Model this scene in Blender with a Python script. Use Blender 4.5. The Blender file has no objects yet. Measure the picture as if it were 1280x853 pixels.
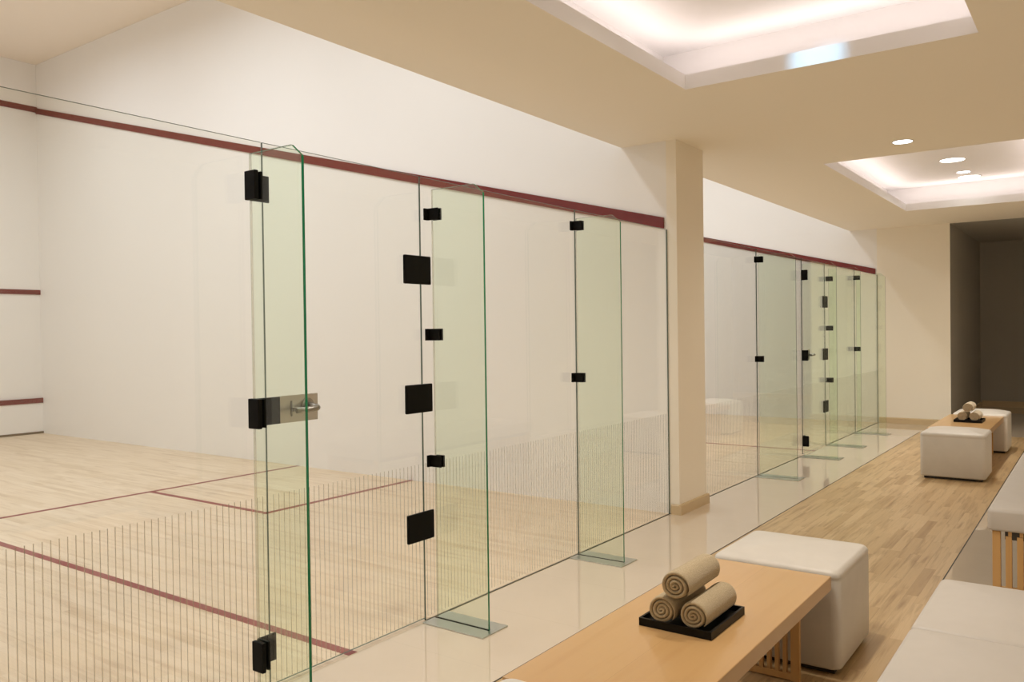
import bpy, bmesh, math, random
from mathutils import Vector, Matrix

random.seed(7)
PI = math.pi
scene = bpy.context.scene
COL = scene.collection

# ------------------------------------------------------------------ materials
def new_mat(name):
    m = bpy.data.materials.new(name)
    m.use_nodes = True
    nt = m.node_tree
    nt.nodes.clear()
    out = nt.nodes.new('ShaderNodeOutputMaterial')
    return m, nt, out


def node(nt, kind, **kw):
    n = nt.nodes.new(kind)
    for k, v in kw.items():
        setattr(n, k, v)
    return n


def math_node(nt, op, a, b=None, c=None):
    n = nt.nodes.new('ShaderNodeMath')
    n.operation = op
    for i, v in enumerate((a, b, c)):
        if v is None:
            continue
        if isinstance(v, (int, float)):
            n.inputs[i].default_value = v
        else:
            nt.links.new(v, n.inputs[i])
    return n.outputs[0]


def mix_rgb(nt, fac, a, b, mode='MIX'):
    n = nt.nodes.new('ShaderNodeMix')
    n.data_type = 'RGBA'
    n.blend_type = mode
    for sock, v in ((n.inputs[0], fac), (n.inputs[6], a), (n.inputs[7], b)):
        if isinstance(v, (int, float)):
            sock.default_value = v
        elif isinstance(v, tuple):
            sock.default_value = (*v, 1) if len(v) == 3 else v
        else:
            nt.links.new(v, sock)
    return n.outputs[2]


def principled(nt, out, color=(.8, .8, .8), rough=.5, metal=0., spec=.5):
    b = nt.nodes.new('ShaderNodeBsdfPrincipled')
    if isinstance(color, tuple):
        b.inputs['Base Color'].default_value = (*color, 1)
    else:
        nt.links.new(color, b.inputs['Base Color'])
    b.inputs['Roughness'].default_value = rough
    b.inputs['Metallic'].default_value = metal
    b.inputs['Specular IOR Level'].default_value = spec
    nt.links.new(b.outputs[0], out.inputs[0])
    return b


def obj_coords(nt):
    return nt.nodes.new('ShaderNodeTexCoord').outputs['Object']


def noise(nt, vec, scale, detail=3, rough=.5):
    n = nt.nodes.new('ShaderNodeTexNoise')
    n.inputs['Scale'].default_value = scale
    n.inputs['Detail'].default_value = detail
    n.inputs['Roughness'].default_value = rough
    if vec is not None:
        nt.links.new(vec, n.inputs['Vector'])
    return n.outputs['Fac']


def bump(nt, height, strength, dist, bsdf):
    b = nt.nodes.new('ShaderNodeBump')
    b.inputs['Strength'].default_value = strength
    b.inputs['Distance'].default_value = dist
    nt.links.new(height, b.inputs['Height'])
    nt.links.new(b.outputs[0], bsdf.inputs['Normal'])


def ramp(nt, fac, stops):
    n = nt.nodes.new('ShaderNodeValToRGB')
    e = n.color_ramp.elements
    while len(e) < len(stops):
        e.new(.5)
    for el, (p, c) in zip(e, stops):
        el.position = p
        el.color = (*c, 1)
    nt.links.new(fac, n.inputs[0])
    return n.outputs[0]


def paint(name, color, rough=.6, mottle=.03, scale=1.4, bump_s=.05, spec=.3):
    m, nt, out = new_mat(name)
    v = obj_coords(nt)
    n = noise(nt, v, scale, 4)
    dark = tuple(c * (1 - mottle) for c in color)
    lite = tuple(min(1, c * (1 + mottle)) for c in color)
    c = mix_rgb(nt, n, dark, lite)
    b = principled(nt, out, c, rough, 0, spec)
    bump(nt, noise(nt, v, 90, 2), bump_s, .002, b)
    return m


def plain(name, color, rough=.5, metal=0., spec=.5, bump_scale=None, bump_s=.1):
    m, nt, out = new_mat(name)
    v = obj_coords(nt)
    n = noise(nt, v, 12, 2)
    c = mix_rgb(nt, n, tuple(x * .95 for x in color), tuple(min(1, x * 1.05) for x in color))
    b = principled(nt, out, c, rough, metal, spec)
    if bump_scale:
        bump(nt, noise(nt, v, bump_scale, 3), bump_s, .002, b)
    return m


def plank_mat(name, along, width, length, tones, grain_dark, rough=.35, spec=.5, streak=.35, fine=.25, coat=0., jf=.38):
    """strip boards running along one axis: every board gets a random tone, stretched grain and a hairline joint."""
    m, nt, out = new_mat(name)
    v = obj_coords(nt)
    sep = nt.nodes.new('ShaderNodeSeparateXYZ')
    nt.links.new(v, sep.inputs[0])
    L, W = (sep.outputs[0], sep.outputs[1]) if along == 'x' else (sep.outputs[1], sep.outputs[0])
    row_f = math_node(nt, 'DIVIDE', W, width)
    row = math_node(nt, 'FLOOR', row_f)
    wn = node(nt, 'ShaderNodeTexWhiteNoise', noise_dimensions='1D')
    nt.links.new(row, wn.inputs['W'])
    off = math_node(nt, 'MULTIPLY', wn.outputs['Value'], 7.31)
    col_f = math_node(nt, 'ADD', math_node(nt, 'DIVIDE', L, length), off)
    colm = math_node(nt, 'FLOOR', col_f)
    comb = nt.nodes.new('ShaderNodeCombineXYZ')
    nt.links.new(row, comb.inputs[0])
    nt.links.new(colm, comb.inputs[1])
    wn2 = node(nt, 'ShaderNodeTexWhiteNoise', noise_dimensions='2D')
    nt.links.new(comb.outputs[0], wn2.inputs['Vector'])
    rnd = wn2.outputs['Value']
    base = ramp(nt, rnd, tones)
    # grain, stretched along the board and shifted per board
    gc = nt.nodes.new('ShaderNodeCombineXYZ')
    nt.links.new(math_node(nt, 'MULTIPLY', L, 1.6), gc.inputs[0])
    nt.links.new(math_node(nt, 'MULTIPLY', W, 22), gc.inputs[1])
    nt.links.new(math_node(nt, 'MULTIPLY', rnd, 40), gc.inputs[2])
    g1 = noise(nt, gc.outputs[0], 1.3, 4, .55)
    s1 = ramp(nt, g1, [(.50, (0, 0, 0)), (.74, (1, 1, 1))])
    gc2 = nt.nodes.new('ShaderNodeCombineXYZ')
    nt.links.new(math_node(nt, 'MULTIPLY', L, 6), gc2.inputs[0])
    nt.links.new(math_node(nt, 'MULTIPLY', W, 160), gc2.inputs[1])
    nt.links.new(math_node(nt, 'MULTIPLY', rnd, 90), gc2.inputs[2])
    g2 = noise(nt, gc2.outputs[0], 1.0, 3, .6)
    fac = math_node(nt, 'MULTIPLY', s1, streak)
    c = mix_rgb(nt, fac, base, grain_dark)
    c = mix_rgb(nt, math_node(nt, 'MULTIPLY', g2, fine), c, tuple(x * .72 for x in grain_dark))
    # joints
    fw = math_node(nt, 'FRACT', row_f)
    fl = math_node(nt, 'FRACT', col_f)
    jw = math_node(nt, 'LESS_THAN', fw, .0011 / width)
    jl = math_node(nt, 'LESS_THAN', fl, .0011 / length)
    j = math_node(nt, 'MAXIMUM', jw, jl)
    c = mix_rgb(nt, math_node(nt, 'MULTIPLY', j, jf), c, tuple(x * .45 for x in grain_dark))
    b = principled(nt, out, c, rough, 0, spec)
    if coat:
        b.inputs['Coat Weight'].default_value = coat
        b.inputs['Coat Roughness'].default_value = .12
    bump(nt, g2, .03, .001, b)
    return m


def tile_mat(name, color, size, joint=.002):
    m, nt, out = new_mat(name)
    v = obj_coords(nt)
    sep = nt.nodes.new('ShaderNodeSeparateXYZ')
    nt.links.new(v, sep.inputs[0])
    fx = math_node(nt, 'FRACT', math_node(nt, 'DIVIDE', sep.outputs[0], size))
    j = math_node(nt, 'LESS_THAN', fx, joint / size)
    n = noise(nt, v, 3.0, 5, .6)
    c = mix_rgb(nt, n, tuple(x * .96 for x in color), tuple(min(1, x * 1.03) for x in color))
    c = mix_rgb(nt, math_node(nt, 'MULTIPLY', j, .25), c, tuple(x * .55 for x in color))
    b = principled(nt, out, c, .045, 0, .8)
    b.inputs['Coat Weight'].default_value = .35
    b.inputs['Coat Roughness'].default_value = .02
    return m


def glass_mat(name, tint):
    """clear float glass: Schlick reflection over a faintly tinted see-through body (same from every direction of view)."""
    m, nt, out = new_mat(name)
    lw = nt.nodes.new('ShaderNodeLayerWeight')
    lw.inputs['Blend'].default_value = .5
    f5 = math_node(nt, 'POWER', lw.outputs['Facing'], 5.0)
    f = math_node(nt, 'MULTIPLY_ADD', f5, .96, .04)
    t = nt.nodes.new('ShaderNodeBsdfTransparent')
    t.inputs[0].default_value = (*tint, 1)
    g = nt.nodes.new('ShaderNodeBsdfGlossy')
    g.inputs['Roughness'].default_value = 0.0
    g.inputs['Color'].default_value = (1, 1, 1, 1)
    mx = nt.nodes.new('ShaderNodeMixShader')
    nt.links.new(f, mx.inputs[0])
    nt.links.new(t.outputs[0], mx.inputs[1])
    nt.links.new(g.outputs[0], mx.inputs[2])
    nt.links.new(mx.outputs[0], out.inputs[0])
    return m


def etch_mat(name):
    m, nt, out = new_mat(name)
    t = nt.nodes.new('ShaderNodeBsdfTransparent')
    t.inputs[0].default_value = (1, 1, 1, 1)
    d = nt.nodes.new('ShaderNodeBsdfDiffuse')
    d.inputs[0].default_value = (.50, .44, .34, 1)
    mx = nt.nodes.new('ShaderNodeMixShader')
    mx.inputs[0].default_value = .42
    nt.links.new(t.outputs[0], mx.inputs[1])
    nt.links.new(d.outputs[0], mx.inputs[2])
    nt.links.new(mx.outputs[0], out.inputs[0])
    return m


def emit_mat(name, color, strength):
    m, nt, out = new_mat(name)
    e = nt.nodes.new('ShaderNodeEmission')
    e.inputs[0].default_value = (*color, 1)
    e.inputs[1].default_value = strength
    nt.links.new(e.outputs[0], out.inputs[0])
    return m


def towel_mat(name, color):
    m, nt, out = new_mat(name)
    v = obj_coords(nt)
    n1 = noise(nt, v, 210, 3, .75)
    n2 = noise(nt, v, 25, 3)
    c = mix_rgb(nt, n1, tuple(x * .55 for x in color), tuple(min(1, x * 1.3) for x in color))
    c = mix_rgb(nt, math_node(nt, 'MULTIPLY', n2, .3), c, tuple(x * .75 for x in color))
    b = principled(nt, out, c, .95, 0, .1)
    b.inputs['Sheen Weight'].default_value = .25
    b.inputs['Sheen Roughness'].default_value = .5
    bump(nt, n1, .7, .004, b)
    return m


M = {}
M['court_wall'] = paint('court_plaster', (.85, .83, .805), .55, .02, .8)
M['corridor_wall'] = paint('cream_warm_lit_paint', (.87, .81, .70), .6, .015, 1.0)  # court white warmed to cream; the corridor's warm light is partly painted in
M['soffit'] = paint('ceiling_paint', (.90, .84, .73), .7, .01, 1.0)
M['coffer'] = paint('white_ceiling_paint', (.83, .82, .815), .7, .01, 1.0)
M['hall'] = paint('hall_shade_paint', (.42, .40, .36), .6, .02, 1.0)  # darkened wall colour: the unlit hall's dimness is put into the paint
M['court_ceiling'] = paint('court_ceiling_paint', (.90, .81, .70), .7, .015, 1.0)
M['red'] = plain('red_line_paint', (.155, .012, .009), .25)
M['floor_red'] = plain('red_floor_line', (.26, .05, .045), .45)
M['bronze'] = plain('bronze_strip', (.16, .11, .06), .45)
M['black'] = plain('black_powder_coat', (.004, .0035, .003), .55, 0, .12)
M['steel'] = plain('brushed_steel', (.56, .54, .50), .28, 1.)
M['plate_steel'] = plain('polished_plate', (.60, .63, .60), .3, 1.)
M['glass'] = glass_mat('clear_glass', (.986, .988, .972))
M['fin_glass'] = glass_mat('green_tinted_glass', (.945, .984, .93))
M['edge'] = plain('green_glass_edge', (.006, .17, .075), .15)
M['joint'] = plain('dark_glass_edge', (.022, .06, .037), .35)
M['channel'] = plain('weathered_channel', (.13, .125, .09), .5)
M['etch'] = etch_mat('frosted_stripe')
M['court_floor'] = plank_mat('maple_strip_floor', 'y', .057, .9,
                             [(0, (.67, .535, .38)), (.15, (.74, .61, .45)), (.75, (.77, .64, .485)), (1, (.79, .665, .51))],
                             (.46, .31, .18), .42, .35, .55, .12, 0., .24)
M['wood_floor'] = plank_mat('oak_strip_floor', 'x', .060, .56,
                            [(0, (.42, .275, .13)), (.10, (.52, .36, .185)), (.5, (.575, .41, .22)), (1, (.64, .47, .265))],
                            (.29, .17, .07), .34, .45, .9, .35, 0., .4)
M['bench_wood'] = plank_mat('bench_maple', 'x', .9, 6.0,
                            [(0, (.545, .335, .145)), (1, (.565, .35, .155))],
                            (.47, .26, .10), .3, .45, .35, .12, .3)
M['slat_wood'] = plank_mat('slat_maple', 'x', .9, 6.0,
                           [(0, (.56, .33, .125)), (1, (.58, .35, .14))], (.42, .22, .075), .4, .4, .3, .12)
M['tile'] = tile_mat('polished_beige_tile', (.645, .545, .43), .6)
M['stone'] = plain('beige_stone', (.60, .46, .28), .18, 0, .5)
M['leather'] = plain('white_leather', (.62, .59, .545), .42, 0, .4, 260, .12)
M['cream_leather'] = plain('cream_leather', (.53, .495, .455), .42, 0, .4, 260, .12)
M['dark'] = plain('dark_joint_and_shade', (.03, .024, .018), .6)  # shared by real dark joints and by painted shade gaps
M['tray'] = plain('black_lacquer', (.004, .0035, .0035), .4, 0, .2)
M['towel'] = towel_mat('sand_terry', (.52, .42, .27))
M['towel_pale'] = towel_mat('pale_terry', (.62, .53, .39))
M['led_cool'] = emit_mat('cool_led_lens', (.86, .94, 1.0), 9)
M['led_warm'] = emit_mat('white_led_lens', (1.0, .97, .92), 6)
M['lamp_white'] = emit_mat('court_luminaire_lens', (1.0, .96, .90), 2)
M['satin'] = plain('satin_steel', (.34, .33, .31), .33, 1.)
M['ring'] = plain('white_trim_ring', (.75, .74, .72), .4)


# ------------------------------------------------------------------ object helpers
def link(o, parent=None):
    COL.objects.link(o)
    if parent is not None:
        o.parent = parent
    return o


def tag(o, label=None, cat=None, group=None, kind=None):
    if label:
        o['label'] = label
    if cat:
        o['category'] = cat
    if group:
        o['group'] = group
    if kind:
        o['kind'] = kind
    return o


def thing(name, label, cat, loc=(0, 0, 0), group=None, kind=None, rotz=0):
    o = bpy.data.objects.new(name, None)
    o.empty_display_size = .1
    o.location = loc
    o.rotation_euler = (0, 0, rotz)
    link(o)
    return tag(o, label, cat, group, kind)


class MB:
    """collects shapes; build() makes ONE mesh object."""
    def __init__(self):
        self.bm = bmesh.new()

    def box(self, x0, x1, y0, y1, z0, z1, mi=0, bevel=0, seg=2, side=None):
        bm = self.bm
        vs = [bm.verts.new((x, y, z)) for z in (z0, z1) for y in (y0, y1) for x in (x0, x1)]
        fs = []
        for a, b, c, d, ax in ((0, 2, 3, 1, 'z'), (4, 5, 7, 6, 'z'), (0, 1, 5, 4, 'y'), (2, 6, 7, 3, 'y'),
                               (0, 4, 6, 2, 'x'), (1, 3, 7, 5, 'x')):
            f = bm.faces.new((vs[a], vs[b], vs[c], vs[d]))
            f.material_index = mi
            if side and ax != side[0]:
                f.material_index = side[1]
            fs.append(f)
        if bevel:
            es = list({e for f in fs for e in f.edges})
            bmesh.ops.bevel(bm, geom=es, offset=bevel, segments=seg, affect='EDGES', profile=.5)
        return self

    def prism(self, pts, axis, a0, a1, mi=0, side_mi=None):
        """polygon (u,v) extruded along axis: x -> (y,z), y -> (x,z), z -> (x,y)."""
        bm = self.bm
        def P(u, v, a):
            return {'x': (a, u, v), 'y': (u, a, v), 'z': (u, v, a)}[axis]
        A = [bm.verts.new(P(u, v, a0)) for u, v in pts]
        B = [bm.verts.new(P(u, v, a1)) for u, v in pts]
        f = bm.faces.new(A); f.material_index = mi
        f = bm.faces.new(list(reversed(B))); f.material_index = mi
        n = len(pts)
        for i in range(n):
            f = bm.faces.new((A[i], B[i], B[(i + 1) % n], A[(i + 1) % n]))
            f.material_index = mi if side_mi is None else side_mi
        return self

    def tube(self, pts, r, n=12, mi=0, r1=None):
        bm = self.bm
        pts = [Vector(p) for p in pts]
        rings = []
        for i, p in enumerate(pts):
            d = (pts[min(i + 1, len(pts) - 1)] - pts[max(i - 1, 0)]).normalized()
            up = Vector((0, 0, 1)) if abs(d.z) < .9 else Vector((1, 0, 0))
            a = d.cross(up).normalized()
            b = a.cross(d).normalized()
            rr = r if r1 is None else r + (r1 - r) * i / (len(pts) - 1)
            rings.append([bm.verts.new(p + (a * math.cos(t) + b * math.sin(t)) * rr)
                          for t in [2 * PI * k / n for k in range(n)]])
        for q in range(len(rings) - 1):
            for k in range(n):
                f = bm.faces.new((rings[q][k], rings[q][(k + 1) % n], rings[q + 1][(k + 1) % n], rings[q + 1][k]))
                f.material_index = mi
                f.smooth = True
        for rg in (list(reversed(rings[0])), rings[-1]):
            f = bm.faces.new(rg)
            f.material_index = mi
        return self

    def disc_ring(self, c, r_out, r_in, z0, z1, n=32, mi=0):
        bm = self.bm
        def ring(r, z):
            return [bm.verts.new((c[0] + r * math.cos(2 * PI * k / n), c[1] + r * math.sin(2 * PI * k / n), z)) for k in range(n)]
        rs = [ring(r_in, z1), ring(r_out, z1), ring(r_out, z0), ring(r_in, z0)]
        for q in range(4):
            A, B = rs[q], rs[(q + 1) % 4]
            for k in range(n):
                f = bm.faces.new((A[k], A[(k + 1) % n], B[(k + 1) % n], B[k]))
                f.material_index = mi
                f.smooth = False
        return self

    def quad(self, pts, mi=0):
        f = self.bm.faces.new([self.bm.verts.new(p) for p in pts])
        f.material_index = mi
        return self

    def build(self, name, mats, parent=None, smooth=False, fix=True, **tags):
        bm = self.bm
        if fix:
            bmesh.ops.recalc_face_normals(bm, faces=bm.faces[:])
        me = bpy.data.meshes.new(name)
        bm.to_mesh(me)
        bm.free()
        for m in (mats if isinstance(mats, (list, tuple)) else [mats]):
            me.materials.append(m)
        if smooth:
            for p in me.polygons:
                p.use_smooth = True
        o = bpy.data.objects.new(name, me)
        link(o, parent)
        tag(o, **tags)
        return o


def structure(name, mb, mats, label, cat, parent=None, fix=True):
    if parent is not None:
        return mb.build(name, mats, parent, fix=fix)
    return mb.build(name, mats, None, fix=fix, label=label, cat=cat, kind='structure')


def copy_tree(o, parent=None, dx=Vector((0, 0, 0))):
    c = o.copy()
    COL.objects.link(c)
    if parent is not None:
        c.parent = parent
    else:
        c.location = o.location + dx
    for ch in [x for x in scene.objects if x.parent == o]:
        copy_tree(ch, c)
    return c


# ------------------------------------------------------------------ dimensions
H = 2.112            # glass height
ZC = 2.77            # corridor ceiling
ZT = 5.27            # court ceiling
YB = 9.75            # front wall of a court
OFF = 6.97           # court to court
YS = .37             # soffit lip
W0, W1 = -.687, -1.92  # wood strip in the corridor
XB, XE = -8.0, 10.3  # corridor ends
YR = -3.4            # corridor right wall
TS = .015            # glass line

# ------------------------------------------------------------------ floors
cf = structure('floor', MB().box(-6.4, 0, -TS, YB, -.06, 0), M['court_floor'],
               'pale maple strip floor of the near court with red lines', 'floor')
cf2 = structure('floor', MB().box(.5, OFF, -TS, YB, -.06, 0), M['court_floor'],
                'pale maple strip floor of the far court past the column', 'floor')
structure('floor', MB().box(XB, XE, W0 + .003, -TS, -.06, 0), M['tile'],
          'glossy beige tile strip between glass wall and wooden strip', 'floor')
structure('floor', MB().box(XB, 6.1, W1 + .003, W0 - .003, -.06, 0), M['wood_floor'],
          'wooden plank strip running down the corridor under the benches', 'floor')
structure('floor', MB().box(XB, XE, YR, W1 - .003, -.06, 0).box(6.1, XE, W1 - .003, W0 + .003, -.06, 0), M['tile'],
          'glossy beige tile along the right side of the corridor and hall', 'floor')
structure('trim_1', MB().box(XB, 6.1, W0 - .003, W0 + .003, -.06, .0012), M['dark'],
          'thin dark joint between tile strip and wooden strip on glass side', 'floor trim')
structure('trim_2', MB().box(XB, 6.1, W1 - .003, W1 + .003, -.06, .0012), M['dark'],
          'thin dark joint between wooden strip and right-hand tile', 'floor trim')


def court_lines(fl, o, xm):
    z0, z1 = 0.0002, .0012
    SL, BX, BW = 4.195, 2.60, 1.633
    MB().box(xm - 3.2, xm + 3.2, SL - .025, SL + .025, z0, z1).build('short_line', M['floor_red'], fl)
    MB().box(xm - .025, xm + .025, -TS, SL - .025, z0, z1).build('half_court_line', M['floor_red'], fl)
    for s in (-1, 1):
        xi = xm + s * (3.2 - BW)
        xo = xm + s * 3.2
        mb = MB()
        mb.box(xi - .025, xi + .025, BX - .025, SL - .025, z0, z1)
        a, b = sorted((xi + s * .025, xo))
        mb.box(a, b, BX - .025, BX + .025, z0, z1)
        mb.build('service_box_line', M['floor_red'], fl)


court_lines(cf, 0, -3.2)
court_lines(cf2, OFF, (.5 + OFF) / 2 if False else .5 + 3.235)

# ------------------------------------------------------------------ court walls
def out_line(x, s, parent):
    """raised red bar sloping from the front wall down to the back glass; s = side the bar stands out to"""
    y0, y1 = .02, YB
    h = .082
    zl = lambda y: 2.122 + (4.545 - 2.122) * (y - .02) / (9.65 - .02)
    bm = MB()
    a, b = sorted((x + s * .0005, x + s * .016))
    bm.prism([(y0, zl(y0)), (y1, zl(y1)), (y1, zl(y1) + h), (y0, zl(y0) + h)], 'x', a, b)
    return bm.build('out_line', M['red'], parent)


def front_wall(x0, x1, label):
    w = structure('wall_front', MB().box(x0, x1, YB, YB + .15, -.06, ZT), M['court_wall'], label, 'wall')
    y = YB - .0005
    MB().box(x0 + .001, x1 - .001, y - .014, y, 4.585, 4.665).build('out_line', M['red'], w)
    MB().box(x0 + .001, x1 - .001, y - .014, y, 1.985, 2.052).build('service_line', M['red'], w)
    tin = MB().box(x0 + .001, x1 - .001, y - .022, y, .03, .438).build('tin', M['court_wall'], w)
    MB().box(x0 + .001, x1 - .001, y - .034, y, .4385, .508).build('tin_top_bar', M['red'], tin)
    MB().box(x0 + .001, x1 - .001, y - .03, y, .001, .0295).build('tin_foot_strip', M['bronze'], tin)
    return w


front_wall(-6.4, 0, 'white front wall of the near court with red lines and tin')
front_wall(.5, OFF, 'white front wall of the far court')

wm = MB()
wm.prism([(0, 0), (YB + .15, 0), (YB + .15, ZT), (YS, ZT), (YS, ZC), (0, ZC)], 'x', 0, .5)
wm.box(0, .5, -.08, 0, 0, ZC, 1)  # same wall as the court; warm corridor light put into its cream colour
wmid = wm.build('wall_middle', [M['court_wall'], M['corridor_wall']], None,
                label='white dividing wall between the courts ending in a cream column', cat='wall', kind='structure')
out_line(0, -1, wmid)
out_line(.5, 1, wmid)
structure('wall_left', MB().box(-6.55, -6.4, -.08, YB + .15, -.06, ZT), M['court_wall'],
          'white side wall of the near court on the far left', 'wall')
we = MB()
we.box(OFF, OFF + .15, 0, YB + .15, 0, ZC)
we.prism([(OFF, 0), (OFF, -.93), (XE, -.93), (XE, -.78), (OFF + .15, -.78), (OFF + .15, 0)], 'z', 0, ZC, 2)  # corridor stretch of the same wall, warm lighting painted in as cream
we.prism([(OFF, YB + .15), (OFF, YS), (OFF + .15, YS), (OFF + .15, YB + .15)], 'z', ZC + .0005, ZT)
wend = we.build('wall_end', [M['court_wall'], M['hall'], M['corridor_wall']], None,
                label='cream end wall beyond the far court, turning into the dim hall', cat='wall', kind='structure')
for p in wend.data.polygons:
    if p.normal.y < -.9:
        p.material_index = 1  # hall side takes the darkened colour, shade painted on
out_line(OFF, -1, wend)

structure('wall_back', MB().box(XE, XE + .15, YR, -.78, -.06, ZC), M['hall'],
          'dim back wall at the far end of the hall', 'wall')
structure('wall_right', MB().box(XB, XE, YR - .15, YR, -.06, ZC), M['corridor_wall'],
          'cream corridor wall behind the cushioned benches', 'wall')
structure('wall_near', MB().box(XB - .15, XB, YR - .15, .07, -.06, ZC).box(XB, -6.55, -.08, .07, -.06, ZC), M['corridor_wall'],
          'cream corridor end wall behind the viewpoint', 'wall')

# baseboards
bb = MB()
def bb_profile(mb, axis, a0, a1, w, s):
    # w: wall face coordinate, s: outward direction
    mb.prism([(w, 0), (w + s * .02, 0), (w + s * .02, .066), (w + s * .012, .076), (w, .076)], axis, a0, a1)
bb_profile(bb, 'x', -.02, .52, -.0805, -1)
bb.prism([(-.0005, 0), (-.02, 0), (-.02, .066), (-.012, .076), (-.0005, .076)], 'y', -.0805, -.018)
bb.prism([(.5005, 0), (.52, 0), (.52, .066), (.512, .076), (.5005, .076)], 'y', -.0805, -.018)
bb.build('baseboard_middle', M['stone'], None, label='beige stone baseboard around the foot of the cream column', cat='baseboard', kind='structure')
b2 = MB()
b2.prism([(OFF - .0005, 0), (OFF - .02, 0), (OFF - .02, .072), (OFF - .012, .082), (OFF - .0005, .082)], 'y', -.95, -.018)
bb_profile(b2, 'x', OFF, XE - .02, -.9305, -1)
b2.build('baseboard_end', M['stone'], None, label='beige stone baseboard along the end wall and hall wall', cat='baseboard', kind='structure')
b3 = MB()
b3.prism([(XE - .0005, 0), (XE - .02, 0), (XE - .02, .09), (XE - .012, .10), (XE - .0005, .10)], 'y', YR, -.951)
b3.build('baseboard_back', M['stone'], None, label='baseboard at the foot of the dim hall back wall', cat='baseboard', kind='structure')

# ------------------------------------------------------------------ ceilings
structure('ceiling', MB().box(-6.4, 0, YS + .1, YB, ZT + .0005, ZT + .1), M['court_ceiling'],
          'high cream ceiling over the near court', 'ceiling')
structure('ceiling', MB().box(.5, OFF, YS + .1, YB, ZT + .0005, ZT + .1), M['court_ceiling'],
          'high cream ceiling over the far court', 'ceiling')

COFFERS = [(-4.80, -1.13, -2.15, -.655), (1.65, 5.27, -2.15, -.69)]
ZF, ZU, LED = 2.855, 3.08, .26
c = MB()
# soffit sheet with two rectangular holes
xs = sorted({XB, OFF + .03, XE} | {v for k in COFFERS for v in k[:2]})
for i in range(len(xs) - 1):
    xa, xb = xs[i], xs[i + 1]
    hole = [k for k in COFFERS if abs(k[0] - xa) < 1e-6]
    spans = [(YR, YS)] if not hole else [(YR, hole[0][2]), (hole[0][3], YS)]
    for ya, yb in spans:
        c.quad([(xa, ya, ZC), (xb, ya, ZC), (xb, yb, ZC), (xa, yb, ZC)], 3 if xa > OFF else 0)  # ceiling past the end wall is darkened too, hall shade painted in
for x0, x1, y0, y1 in COFFERS:
    X0, X1, Y0, Y1 = x0 - LED, x1 + LED, y0 - LED, y1 + LED
    r_in = [(x0, y0), (x1, y0), (x1, y1), (x0, y1)]
    r_th = [(x0 - .02, y0 - .02), (x1 + .02, y0 - .02), (x1 + .02, y1 + .02), (x0 - .02, y1 + .02)]
    r_out = [(X0, Y0), (X1, Y0), (X1, Y1), (X0, Y1)]
    zl = ZC + .02                       # cove floor behind the fascia
    for k in range(4):
        a, b = r_in[k], r_in[(k + 1) % 4]
        ta, tb = r_th[k], r_th[(k + 1) % 4]
        A, B = r_out[k], r_out[(k + 1) % 4]
        c.quad([(*a, ZC), (*b, ZC), (*b, ZF), (*a, ZF)], 1)
        c.quad([(*a, ZF), (*b, ZF), (*tb, ZF), (*ta, ZF)], 1)
        c.quad([(*ta, ZF), (*tb, ZF), (*tb, zl), (*ta, zl)], 1)
        c.quad([(*ta, zl), (*tb, zl), (*B, zl), (*A, zl)], 1)
        c.quad([(*A, zl), (*B, zl), (*B, ZU), (*A, ZU)], 1)
    c.quad([(*p, ZU) for p in r_out], 1)
# bulkhead up to the court ceilings
c.quad([(-6.4, YS, ZC), (0, YS, ZC), (0, YS, ZT), (-6.4, YS, ZT)], 2)
c.quad([(.5, YS, ZC), (OFF, YS, ZC), (OFF, YS, ZT), (.5, YS, ZT)], 2)
c.quad([(-6.4, YS, ZT), (OFF, YS, ZT), (OFF, YS + .1, ZT + .02), (-6.4, YS + .1, ZT + .02)], 2)
c.build('ceiling', [M['soffit'], M['coffer'], M['court_wall'], M['hall']], None, fix=False,
        label='low cream corridor ceiling with two recessed cove lit trays', cat='ceiling', kind='structure')

# ------------------------------------------------------------------ glass
PITCH = .0253
def pane(x0, x1, name, parent, z0=0., etch_off=0., last=False):
    """one sheet of glass with its green edges and the fine frosted stripes along its foot"""
    mb = MB()
    g = .0015
    mb.box(x0 + g, x1 - g, -.005, .005, z0, H, 0, side=('y', 1))
    k0 = math.ceil((x0 + .012 - etch_off) / PITCH)
    x = k0 * PITCH + etch_off
    while x < x1 - .012:
        mb.box(x - .0016, x + .0016, -.0058, -.0052, max(z0, .02), .75, 2)
        x += PITCH
    o = mb.build(name, [M['glass'], M['joint'], M['etch']], parent)
    for p in o.data.polygons:
        if p.normal.x > .9 and p.material_index == 1 and not last:
            p.material_index = 0          # polished clear edge
    return o


def make_panel(x0, x1, label, last=False):
    r = thing('glass_screen', label, 'glass panel', ((x0 + x1) / 2, 0, 0), 'fixed glass panels of the court back walls')
    o = pane(x0, x1, 'pane', None, last=last)
    o.parent = r
    o.matrix_parent_inverse = Matrix.Translation((-(x0 + x1) / 2, 0, 0))
    mb = MB()
    mb.box(x0 + .002, x1 - .002, -.0115, -.0065, .0004, .003)
    ch = mb.build('floor_channel', M['channel'], r)
    ch.matrix_parent_inverse = Matrix.Translation((-(x0 + x1) / 2, 0, 0))
    return r


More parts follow.
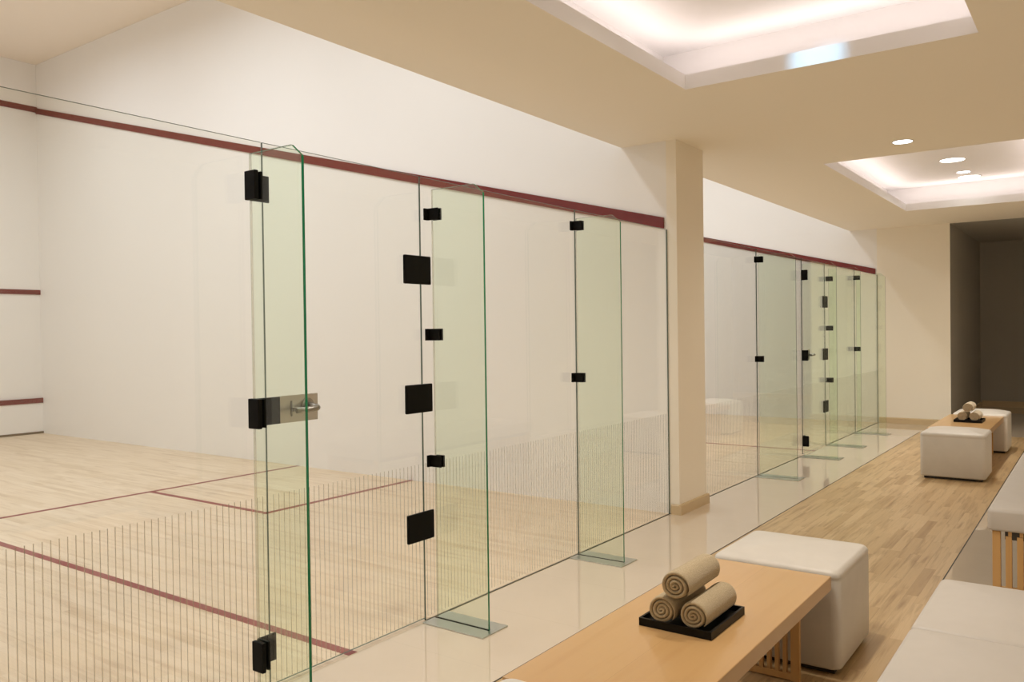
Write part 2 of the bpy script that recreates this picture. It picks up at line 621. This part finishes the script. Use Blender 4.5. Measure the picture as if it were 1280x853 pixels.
def make_fin(x, length, label, fittings, stops=()):
    """glass stabilising fin square to the wall on a steel floor plate; fittings = heights of the corner clamps"""
    r = thing('glass_fin', label, 'glass fin', (x, 0, 0), 'glass fins bracing the court back walls')
    yi, yo = -.032, -.032 - length + .02
    mb = MB()
    ht = 2.052
    mb.prism([(yi, .006), (yo, .006), (yo, ht - .045), (yo + .055, ht), (yi, ht)], 'x', -.006, .006, 0, 1)
    fo = mb.build('pane', [M['fin_glass'], M['edge'], M['etch'], M['black']], r)
    for p in fo.data.polygons:
        if p.normal.y > .9:
            p.material_index = 2
        elif p.normal.z < -.9:
            p.material_index = 3
    pl = MB()
    pl.box(-.092, -.009, yo - .035, -.018, .0004, .006, bevel=.001)
    pl.box(.009, .098, yo - .035, -.018, .0004, .006, bevel=.001)
    pl.box(-.009, .009, yo - .035, yo - .004, .0004, .006)
    plate = pl.build('floor_plate', M['plate_steel'], r)
    MB().box(-.0088, .0088, yo - .0035, -.018, .0004, .0035).build('slot', M['black'], plate)
    for z in fittings:
        mb = MB()
        t, hh = .009, .028
        mb.box(-.036, -.0065, -.0074 - t, -.0074, z - hh, z + hh, bevel=.0015)
        mb.box(-.0065 - t, -.0065, -.078, -.0074, z - hh, z + hh, bevel=.0015)
        mb.box(.0065, .0065 + t, -.078, -.03, z - hh, z + hh, bevel=.0015)
        mb.build('corner_clamp', M['black'], r)
    for z, wide, hh in stops:
        mb = MB()
        mb.box(-.0245, -.0065, -.088, -.026, z - hh, z + hh, bevel=.003)          # block on the panel side of the fin
        mb.box(.0065, .018, -.082, -.015, z - hh * .96, z + hh * .96, bevel=.002)   # plate on its door side
        mb.box(.0185, wide, -.022, -.0125, z - hh * .94, z + hh * .94, bevel=.0015)   # tongue the door shuts against
        mb.tube([(-.0247, -.057, z), (-.0265, -.057, z)], .004, 10)
        mb.build('door_stop' if wide < .1 else 'strike_box', M['black'], r)
    return r


def make_door(name, x0, x1, label):
    """frameless glass door: hinges on its right, lock and lever on its left"""
    r = thing(name, label, 'glass door', ((x0 + x1) / 2, 0, 0), None, 'structure')
    inv = Matrix.Translation((-(x0 + x1) / 2, 0, 0))
    def P(mb, nm, mats, parent=r):
        o = mb.build(nm, mats, parent)
        if parent is r:
            o.matrix_parent_inverse = inv
        return o
    o = pane(x0, x1, 'pane', None, .012)
    o.parent = r
    o.matrix_parent_inverse = inv
    for z in (1.667, 1.062, .458):
        mb = MB()
        mb.box(x1 - .128, x1 + .052, -.024, -.0075, z - .067, z + .067, bevel=.005, seg=3)
        P(mb, 'hinge', M['black'])
    # lock plate, rose and lever
    zl = 1.077
    mb = MB()
    mb.box(x0 + .058, x0 + .25, -.0125, -.0075, zl - .054, zl + .054, bevel=.0015)
    plate = P(mb, 'lock_plate', M['steel'])
    mb = MB()
    cx = x0 + .193
    mb.tube([(cx, -.013, zl + .008), (cx, -.021, zl + .008)], .03, 28)
    mb.build('rose', M['satin'], plate)
    mb = MB()
    mb.tube([(cx, -.0215, zl + .004), (cx + .003, -.055, zl + .002), (cx, -.072, zl + .001), (cx - .016, -.081, zl),
             (cx - .055, -.078, zl - .002), (cx - .10, -.070, zl - .004)], .0165, 16, 0, .0105)
    mb.build('lever_handle', M['satin'], plate)
    mb = MB()
    kx = x0 + .115
    mb.box(kx - .003, kx + .003, -.0165, -.013, zl - .03, zl + .032, bevel=.001)
    mb.box(kx + .004, kx + .055, -.019, -.013, zl - .012, zl + .004, bevel=.0015)
    mb.build('thumb_turn', M['satin'], plate)
    return r


J = [-6.4, -5.03, -3.62, -2.722, -1.312, -.004]
make_panel(J[0] + .002, J[1], 'clear glass panel against the left side wall of the near court')
make_panel(J[1], J[2], 'wide clear glass panel left of the near glass door')
make_panel(J[3], J[4], 'clear glass panel right of the near door hinges')
make_panel(J[4], J[5], 'clear glass panel ending against the cream column', True)
make_door('door_1', J[2], J[3], 'frameless glass door of the near court with steel lever and black hinges')
make_fin(-5.0, .325, 'glass fin farthest left, two panels before the near door', (2.005, 1.09))
make_fin(-3.695, .315, 'tall glass fin with bright green edge at lock side of near door', (),
         ((1.93, .092, .054), (1.077, .128, .056), (.165, .092, .056)))
make_fin(-2.667, .33, 'glass fin beside the black hinges of the near door', (1.935, 1.362, .758))
make_fin(-1.347, .322, 'glass fin nearest the cream column on its near side', (2.008, 1.087))
o2 = 6.955
make_panel(.505, o2 + J[1], 'clear glass panel just past the cream column')
make_panel(o2 + J[1], o2 + J[2], 'clear glass panel left of the far glass door')
make_panel(o2 + J[3], o2 + J[4], 'clear glass panel right of the far glass door')
make_panel(o2 + J[4], OFF - .004, 'clear glass panel ending at the cream end wall', True)
make_door('door_2', o2 + J[2], o2 + J[3], 'frameless glass door of the far court')
make_fin(1.885, .365, 'first glass fin past the cream column', (2.008, 1.087))
make_fin(3.27, .365, 'glass fin at the lock side of the far court door', (),
         ((1.93, .092, .054), (1.077, .128, .056), (.165, .092, .056)))
make_fin(4.285, .37, 'glass fin beside the hinges of the far court door', (1.935, 1.362, .758))
make_fin(5.60, .37, 'last glass fin, nearest the end wall', (2.008, 1.087))


# ------------------------------------------------------------------ furniture
def rounded_ring(bm, hx, hy, rc, z, n=6):
    rc = max(.001, min(rc, hx * .98, hy * .98))
    vs = []
    for cx, cy, a0 in ((1, 1, 0), (-1, 1, PI / 2), (-1, -1, PI), (1, -1, 3 * PI / 2)):
        for k in range(n + 1):
            a = a0 + PI / 2 * k / n
            vs.append(bm.verts.new((cx * (hx - rc) + rc * math.cos(a), cy * (hy - rc) + rc * math.sin(a), z)))
    return vs


def soft_block(hx, hy, z0, z1, dome, rc, edge, name, m, parent, groove=None):
    """upholstered block: vertical sides, rolled edges, gently domed top"""
    mb = MB()
    bm = mb.bm
    prof = [(.010, z0), (.003, z0 + .004), (0, z0 + .012)]
    if groove:
        prof += [(0, groove - .006), (.0025, groove), (0, groove + .006)]
    steps = 6
    for k in range(steps + 1):
        a = PI / 2 * k / steps
        prof.append((edge * (1 - math.cos(a)), z1 - edge + edge * math.sin(a)))
    rings = [rounded_ring(bm, hx - i, hy - i, rc - i * .3, z) for i, z in prof]
    hm = min(hx, hy)
    for k in range(1, 9):
        t = k / 9
        i = edge + (hm - edge) * t
        z = z1 + dome * (1 - (1 - t) ** 2.2)
        rings.append(rounded_ring(bm, hx - i, hy - i, max(.003, rc * (1 - t)), z))
    for a, b in zip(rings, rings[1:]):
        n = len(a)
        for k in range(n):
            f = bm.faces.new((a[k], a[(k + 1) % n], b[(k + 1) % n], b[k]))
            f.smooth = True
    bm.faces.new(list(reversed(rings[0])))
    f = bm.faces.new(rings[-1]); f.smooth = True
    bmesh.ops.remove_doubles(bm, verts=bm.verts[:], dist=1e-5)
    return mb.build(name, m, parent)


def make_ottoman(cx, cy, label, hx=.258, hy=.26):
    r = thing('ottoman', label, 'ottoman', (cx, cy, 0), 'white cube ottomans at the ends of the wooden benches')
    soft_block(hx, hy, .022, .416, .030, .036, .026, 'upholstery', M['leather'], r, .380)
    MB().box(-hx + .03, hx - .03, -hy + .03, hy - .03, .0005, .0215).build('shadow_gap_block', M['dark'], r)  # dark block standing in for the shadow gap under the ottoman
    return r


def slat_panel(y0, y1, n, z1, post, name, parent, x, th=.022, m=None, rail=.03):
    """upright slatted leg panel across the bench: two posts, slats, bottom rail and top rail"""
    mb = MB()
    mb.box(x - th / 2, x + th / 2, y0, y0 + post, .0005, z1, bevel=.002)
    mb.box(x - th / 2, x + th / 2, y1 - post, y1, .0005, z1, bevel=.002)
    gap = (y1 - y0 - 2 * post) / (n + .5)
    for k in range(n):
        a = y0 + post + gap * (k + .5)
        mb.box(x - th / 2 + .002, x + th / 2 - .002, a, a + gap * .5, rail, z1 - .0005, bevel=.0015)
    mb.box(x - th / 2 + .001, x + th / 2 - .001, y0 + post, y1 - post, .004, rail, bevel=.0015)
    return mb.build(name, m, parent)


def make_bench(x0, x1, y0, y1, label):
    cx, cy = (x0 + x1) / 2, (y0 + y1) / 2
    r = thing('wooden_bench', label, 'bench', (cx, cy, 0), 'maple benches between ottomans')
    hx, hy = (x1 - x0) / 2, (y1 - y0) / 2
    MB().box(-hx, hx, -hy, hy, .345, .40, bevel=.003).build('bench_top', M['bench_wood'], r)
    for s in (-1, 1):
        slat_panel(-hy + .09, hy - .09, 8, .3445, .034, 'slatted_leg', r, s * (hx - .11), m=M['slat_wood'])
    # low stretcher linking the two leg panels
    MB().box(-hx + .122, hx - .122, -.02, .02, .30, .3445, bevel=.002).build('stretcher', M['slat_wood'], r)
    return r


make_bench(-3.79, -2.320, -1.763, -1.25, 'long maple bench in the foreground carrying rolled sand towels')
make_ottoman(-2.048, -1.53, 'white leather ottoman at far end of the foreground bench')
make_ottoman(-4.0505, -1.53, 'white leather ottoman at near end of the foreground bench, barely in view')
make_bench(3.065, 4.51, -1.763, -1.25, 'maple bench farther down the corridor beneath three pale towels')
make_ottoman(2.80, -1.533, 'white leather ottoman at near side of the distant bench')
make_ottoman(4.775, -1.533, 'white leather ottoman behind the distant bench towards dim hall')


def make_seat(x0, x1, y0, y1, seams, label):
    """cushioned bench: cream pad on a frame of upright maple slats"""
    cx, cy = (x0 + x1) / 2, (y0 + y1) / 2
    r = thing('cushioned_bench', label, 'bench', (cx, cy, 0), 'cream cushioned benches along the right side')
    hx, hy = (x1 - x0) / 2, (y1 - y0) / 2
    edges = [x0] + list(seams) + [x1]
    for a, b in zip(edges, edges[1:]):
        o = soft_block((b - a) / 2 - .0005, hy, .342, .452, .012, .022, .02, 'cushion', M['cream_leather'], r)
        o.location = ((a + b) / 2 - cx, 0, 0)
    fr = MB()
    fr.box(-hx + .02, hx - .02, -hy + .075, hy - .075, .300, .3415, bevel=.002)
    fr.build('shaded_seat_board', M['dark'], r)  # coloured dark to paint in the shade between slats and pad
    for s in (-1, 1):
        mb = MB()
        xs_ = s * (hx - .035)
        yy = hy - .02
        first = True
        k = 0
        while yy > -hy + .02:
            w = .036 if first else .028
            a0 = max(yy - w, -hy + .018)
            mb.box(xs_ - .016, xs_ + .016, a0, yy, .0005, .338 if first else .318, bevel=.002)
            # notched head of the slat, stepping under the pad
            if not first:
                mb.box(xs_ - .016, xs_ + .016, a0, yy - .012, .3185, .3412, bevel=.001)
            yy = a0 - .021
            first = False
            k += 1
        mb.box(xs_ - .008, xs_ + .008, -hy + .02, hy - .02, .03, .06, bevel=.002)
        mb.build('slatted_leg', M['slat_wood'], r)
    return r


make_seat(-4.55, -2.29, -2.76, -2.142, (-3.985, -3.42, -2.885), 'cream cushioned bench in the nearest right corner')
make_seat(-.90, 1.36, -2.76, -2.15, (), 'cream cushioned bench with visible slatted end, second along the right')


def make_tray(cx, cy, z, label):
    r = thing('towel_tray', label, 'tray', (cx, cy, z), 'black towel trays on the maple benches')
    hx, hy = .146, .125
    mb = MB()
    mb.box(-hx, hx, -hy, hy, .0005, .008)
    t = .008
    for a in ((-hx, hx, -hy, -hy + t), (-hx, hx, hy - t, hy), (-hx, -hx + t, -hy + t, hy - t), (hx - t, hx, -hy + t, hy - t)):
        mb.box(*a, .008, .026)
    mb.build('tray_body', M['tray'], r)
    return r


def make_towel(R, L, seed, name, m, turns=3.6):
    """terry towel rolled up: a spiral band of cloth with soft rolled ends"""
    rnd = random.Random(seed)
    mb = MB()
    bm = mb.bm
    n = int(turns * 30)
    t = (R - .006) / turns
    xs_ = [0, .0025, .007, .014] + [L * k / 12 for k in range(1, 12)] + [L - .014, L - .007, L - .0025, L]
    thin = [.35, .72, .92, 1.0] + [1.0] * 11 + [1.0, .92, .72, .35]
    ph = [rnd.uniform(0, 6.28) for _ in range(6)]
    a_end = rnd.uniform(3.6, 4.2)
    grid_o, grid_i = [], []
    for xi, x in enumerate(xs_):
        ro, ri = [], []
        for k in range(n + 1):
            th = 2 * PI * turns * k / n
            rc = .006 + t * (th / (2 * PI)) - t * .5
            rc = max(rc, .004)
            ang = th - 2 * PI * turns + a_end
            wob = 1 + .018 * math.sin(2 * ang + ph[0] + x * 9) + .012 * math.sin(3 * ang + ph[1] - x * 14)
            half = t * .46 * thin[xi]
            if k > n - 8:
                half *= max(.25, (n - k) / 8)
            xo = x + .0022 * math.sin(ang * 1.0 + ph[2]) + .0015 * math.sin(th * .7 + ph[3])
            ro.append(bm.verts.new((xo, (rc + half) * wob * math.cos(ang), (rc + half) * wob * math.sin(ang) * .97)))
            ri.append(bm.verts.new((xo, (rc - half) * wob * math.cos(ang), (rc - half) * wob * math.sin(ang) * .97)))
        grid_o.append(ro)
        grid_i.append(ri)
    m_ = len(xs_)
    for i in range(m_ - 1):
        for k in range(n):
            bm.faces.new((grid_o[i][k], grid_o[i][k + 1], grid_o[i + 1][k + 1], grid_o[i + 1][k]))
            bm.faces.new((grid_i[i][k + 1], grid_i[i][k], grid_i[i + 1][k], grid_i[i + 1][k + 1]))
        for k in (0, n):
            bm.faces.new((grid_o[i][k], grid_i[i][k], grid_i[i + 1][k], grid_o[i + 1][k]))
    for i in (0, m_ - 1):
        for k in range(n):
            bm.faces.new((grid_o[i][k], grid_o[i][k + 1], grid_i[i][k + 1], grid_i[i][k]))
    return mb.build(name, m, None, smooth=True)


TZ = .40
def towel_set(cx, cy, R, m, labels, seed):
    zb = TZ + .0085 + R * .975
    d = R * 1.03
    L = .264
    x = cx - L / 2 - .0025
    for k, (y, z, dx) in enumerate(((cy + d, zb, 0.0), (cy - d, zb, .002), (cy + .004, zb + R * 1.66, -.004))):
        o = make_towel(R * (1.0 if k < 2 else 1.03), L, seed + k, 'rolled_towel', m)
        o.location = (x + dx, y, z)
        tag(o, labels[k], 'towel', 'rolled towels on the trays')


make_tray(-3.068, -1.51, TZ, 'black tray of sand towels on the foreground bench')
towel_set(-3.068, -1.514, .0525, M['towel'],
          ('rolled sand towel lying at glass side of the foreground tray',
           'rolled sand towel lying at corridor side of the foreground tray',
           'rolled sand towel perched on top of the other two, foreground tray'), 11)
make_tray(3.83, -1.52, TZ, 'black tray of pale towels on the distant bench')
towel_set(3.83, -1.524, .0525, M['towel_pale'],
          ('rolled pale towel lying at glass side of the distant tray',
           'rolled pale towel lying at corridor side of the distant tray',
           'rolled pale towel perched on top of the other two, distant tray'), 31)


# ------------------------------------------------------------------ lamps
def downlight(x, y, z, rad, label, m):
    r = thing('downlight', label, 'ceiling light', (x, y, z), 'recessed ceiling downlights')
    MB().disc_ring((0, 0), rad * 1.13, rad, -.004, -.0004).build('trim_ring', M['ring'], r)
    mb = MB()
    n = 32
    mb.prism([(rad * .98 * math.cos(2 * PI * k / n), rad * .98 * math.sin(2 * PI * k / n)) for k in range(n)], 'z', -.003, -.0006)
    mb.build('lens', m, r)
    return r


downlight(1.158, -1.40, ZC, .068, 'small bluish downlight in the flat ceiling before the far tray', M['led_cool'])
downlight(3.914, -1.37, ZU, .115, 'large round downlight in the far tray, nearest of three', M['led_warm'])
downlight(4.74, -1.37, ZU, .066, 'small downlight between two large ones in the far tray', M['led_cool'])
downlight(5.117, -1.38, ZU, .115, 'large round downlight in the far tray, nearest the end wall', M['led_warm'])


def light(name, kind, loc, power, color, rot=(0, 0, 0), **kw):
    d = bpy.data.lights.new(name, kind)
    d.energy = power
    d.color = color
    for k, v in kw.items():
        setattr(d, k, v)
    o = bpy.data.objects.new(name, d)
    o.location = loc
    o.rotation_euler = rot
    link(o)
    return o


COURT = (.855, .935, 1.0)
P_COURT = 39
for o_ in (0, OFF):
    cx = -3.2 if o_ == 0 else 3.735
    for yy in (2.0, 4.6, 7.4):
        for dx in (-.95, .95):
            light('court_luminaire', 'AREA', (cx + dx, yy, ZT - .06), P_COURT * {2.0: .78, 4.6: 1.0, 7.4: .85}[yy], COURT, shape='RECTANGLE', size=1.5, size_y=.3, spread=math.radians(172))

COVE = (1.0, .86, .81)
P_COVE = 1.35          # watts per metre of strip
for x0, x1, y0, y1 in COFFERS:
    m_ = .10
    zz = ZF - .004
    t = .42
    for (lx, ly, sx, sy, rot) in (((x0 + x1) / 2, y1 + m_, x1 - x0, .05, (PI + t, 0, 0)),
                                  ((x0 + x1) / 2, y0 - m_, x1 - x0, .05, (PI - t, 0, 0)),
                                  (x0 - m_, (y0 + y1) / 2, .05, y1 - y0, (0, PI + t, 0)),
                                  (x1 + m_, (y0 + y1) / 2, .05, y1 - y0, (0, PI - t, 0))):
        light('cove_strip', 'AREA', (lx, ly, zz), P_COVE * max(sx, sy), COVE, rot, shape='RECTANGLE', size=sx, size_y=sy)

SPOT = (1.0, .92, .80)
for x, y, z, w in ((1.158, -1.40, ZC, 58), (3.914, -1.37, ZU, 90), (4.4, -1.37, ZU, 112),
                   (-3.2, -1.40, ZU, 95), (-2.2, -1.40, ZU, 95), (-5.6, -1.40, ZC, 58)):
    light('downlight_beam', 'SPOT', (x, y, z - .02), w, SPOT, spot_size=math.radians(150), spot_blend=1.0, shadow_soft_size=.06)

# narrow cool accent beam on the tray edge
tgt = Vector((-1.13, -1.40, 2.812))
src = Vector((-2.0, -1.40, 3.02))
d = (tgt - src).to_track_quat('-Z', 'Y').to_euler()
light('accent_beam', 'SPOT', src, 42, (.38, .72, 1.0), d, spot_size=math.radians(24), spot_blend=1.0, shadow_soft_size=.01)

# ------------------------------------------------------------------ world
w = bpy.data.worlds.new('world')
scene.world = w
w.use_nodes = True
w.node_tree.nodes['Background'].inputs[0].default_value = (.02, .018, .015, 1)

# ------------------------------------------------------------------ camera
cam = bpy.data.cameras.new('camera')
cam.sensor_width = 36
cam.sensor_fit = 'HORIZONTAL'
cam.lens = 28.9338
cam.clip_start = .02
co = bpy.data.objects.new('camera', cam)
R_ = Vector((0.58384526, -0.8117612, -0.01297924))
U_ = Vector((0.01706131, -0.0037155, 0.99984754))
F_ = Vector((0.81168567, 0.5839777, -0.01168044))
mat = Matrix((R_, U_, -F_)).transposed().to_4x4()
mat.translation = Vector((-5.6401601, -2.63082355, 1.37252449))
co.matrix_world = mat
link(co)
scene.camera = co

# ------------------------------------------------------------------ view
scene.view_settings.view_transform = 'Standard'
scene.view_settings.look = 'None'
scene.view_settings.gamma = 1
scene.view_settings.exposure = 0
scene.view_settings.use_curve_mapping = False
cy = scene.cycles
cy.max_bounces = 14
cy.diffuse_bounces = 8
cy.glossy_bounces = 6
cy.transparent_max_bounces = 40
cy.sample_clamp_indirect = 6
cy.use_denoising = True
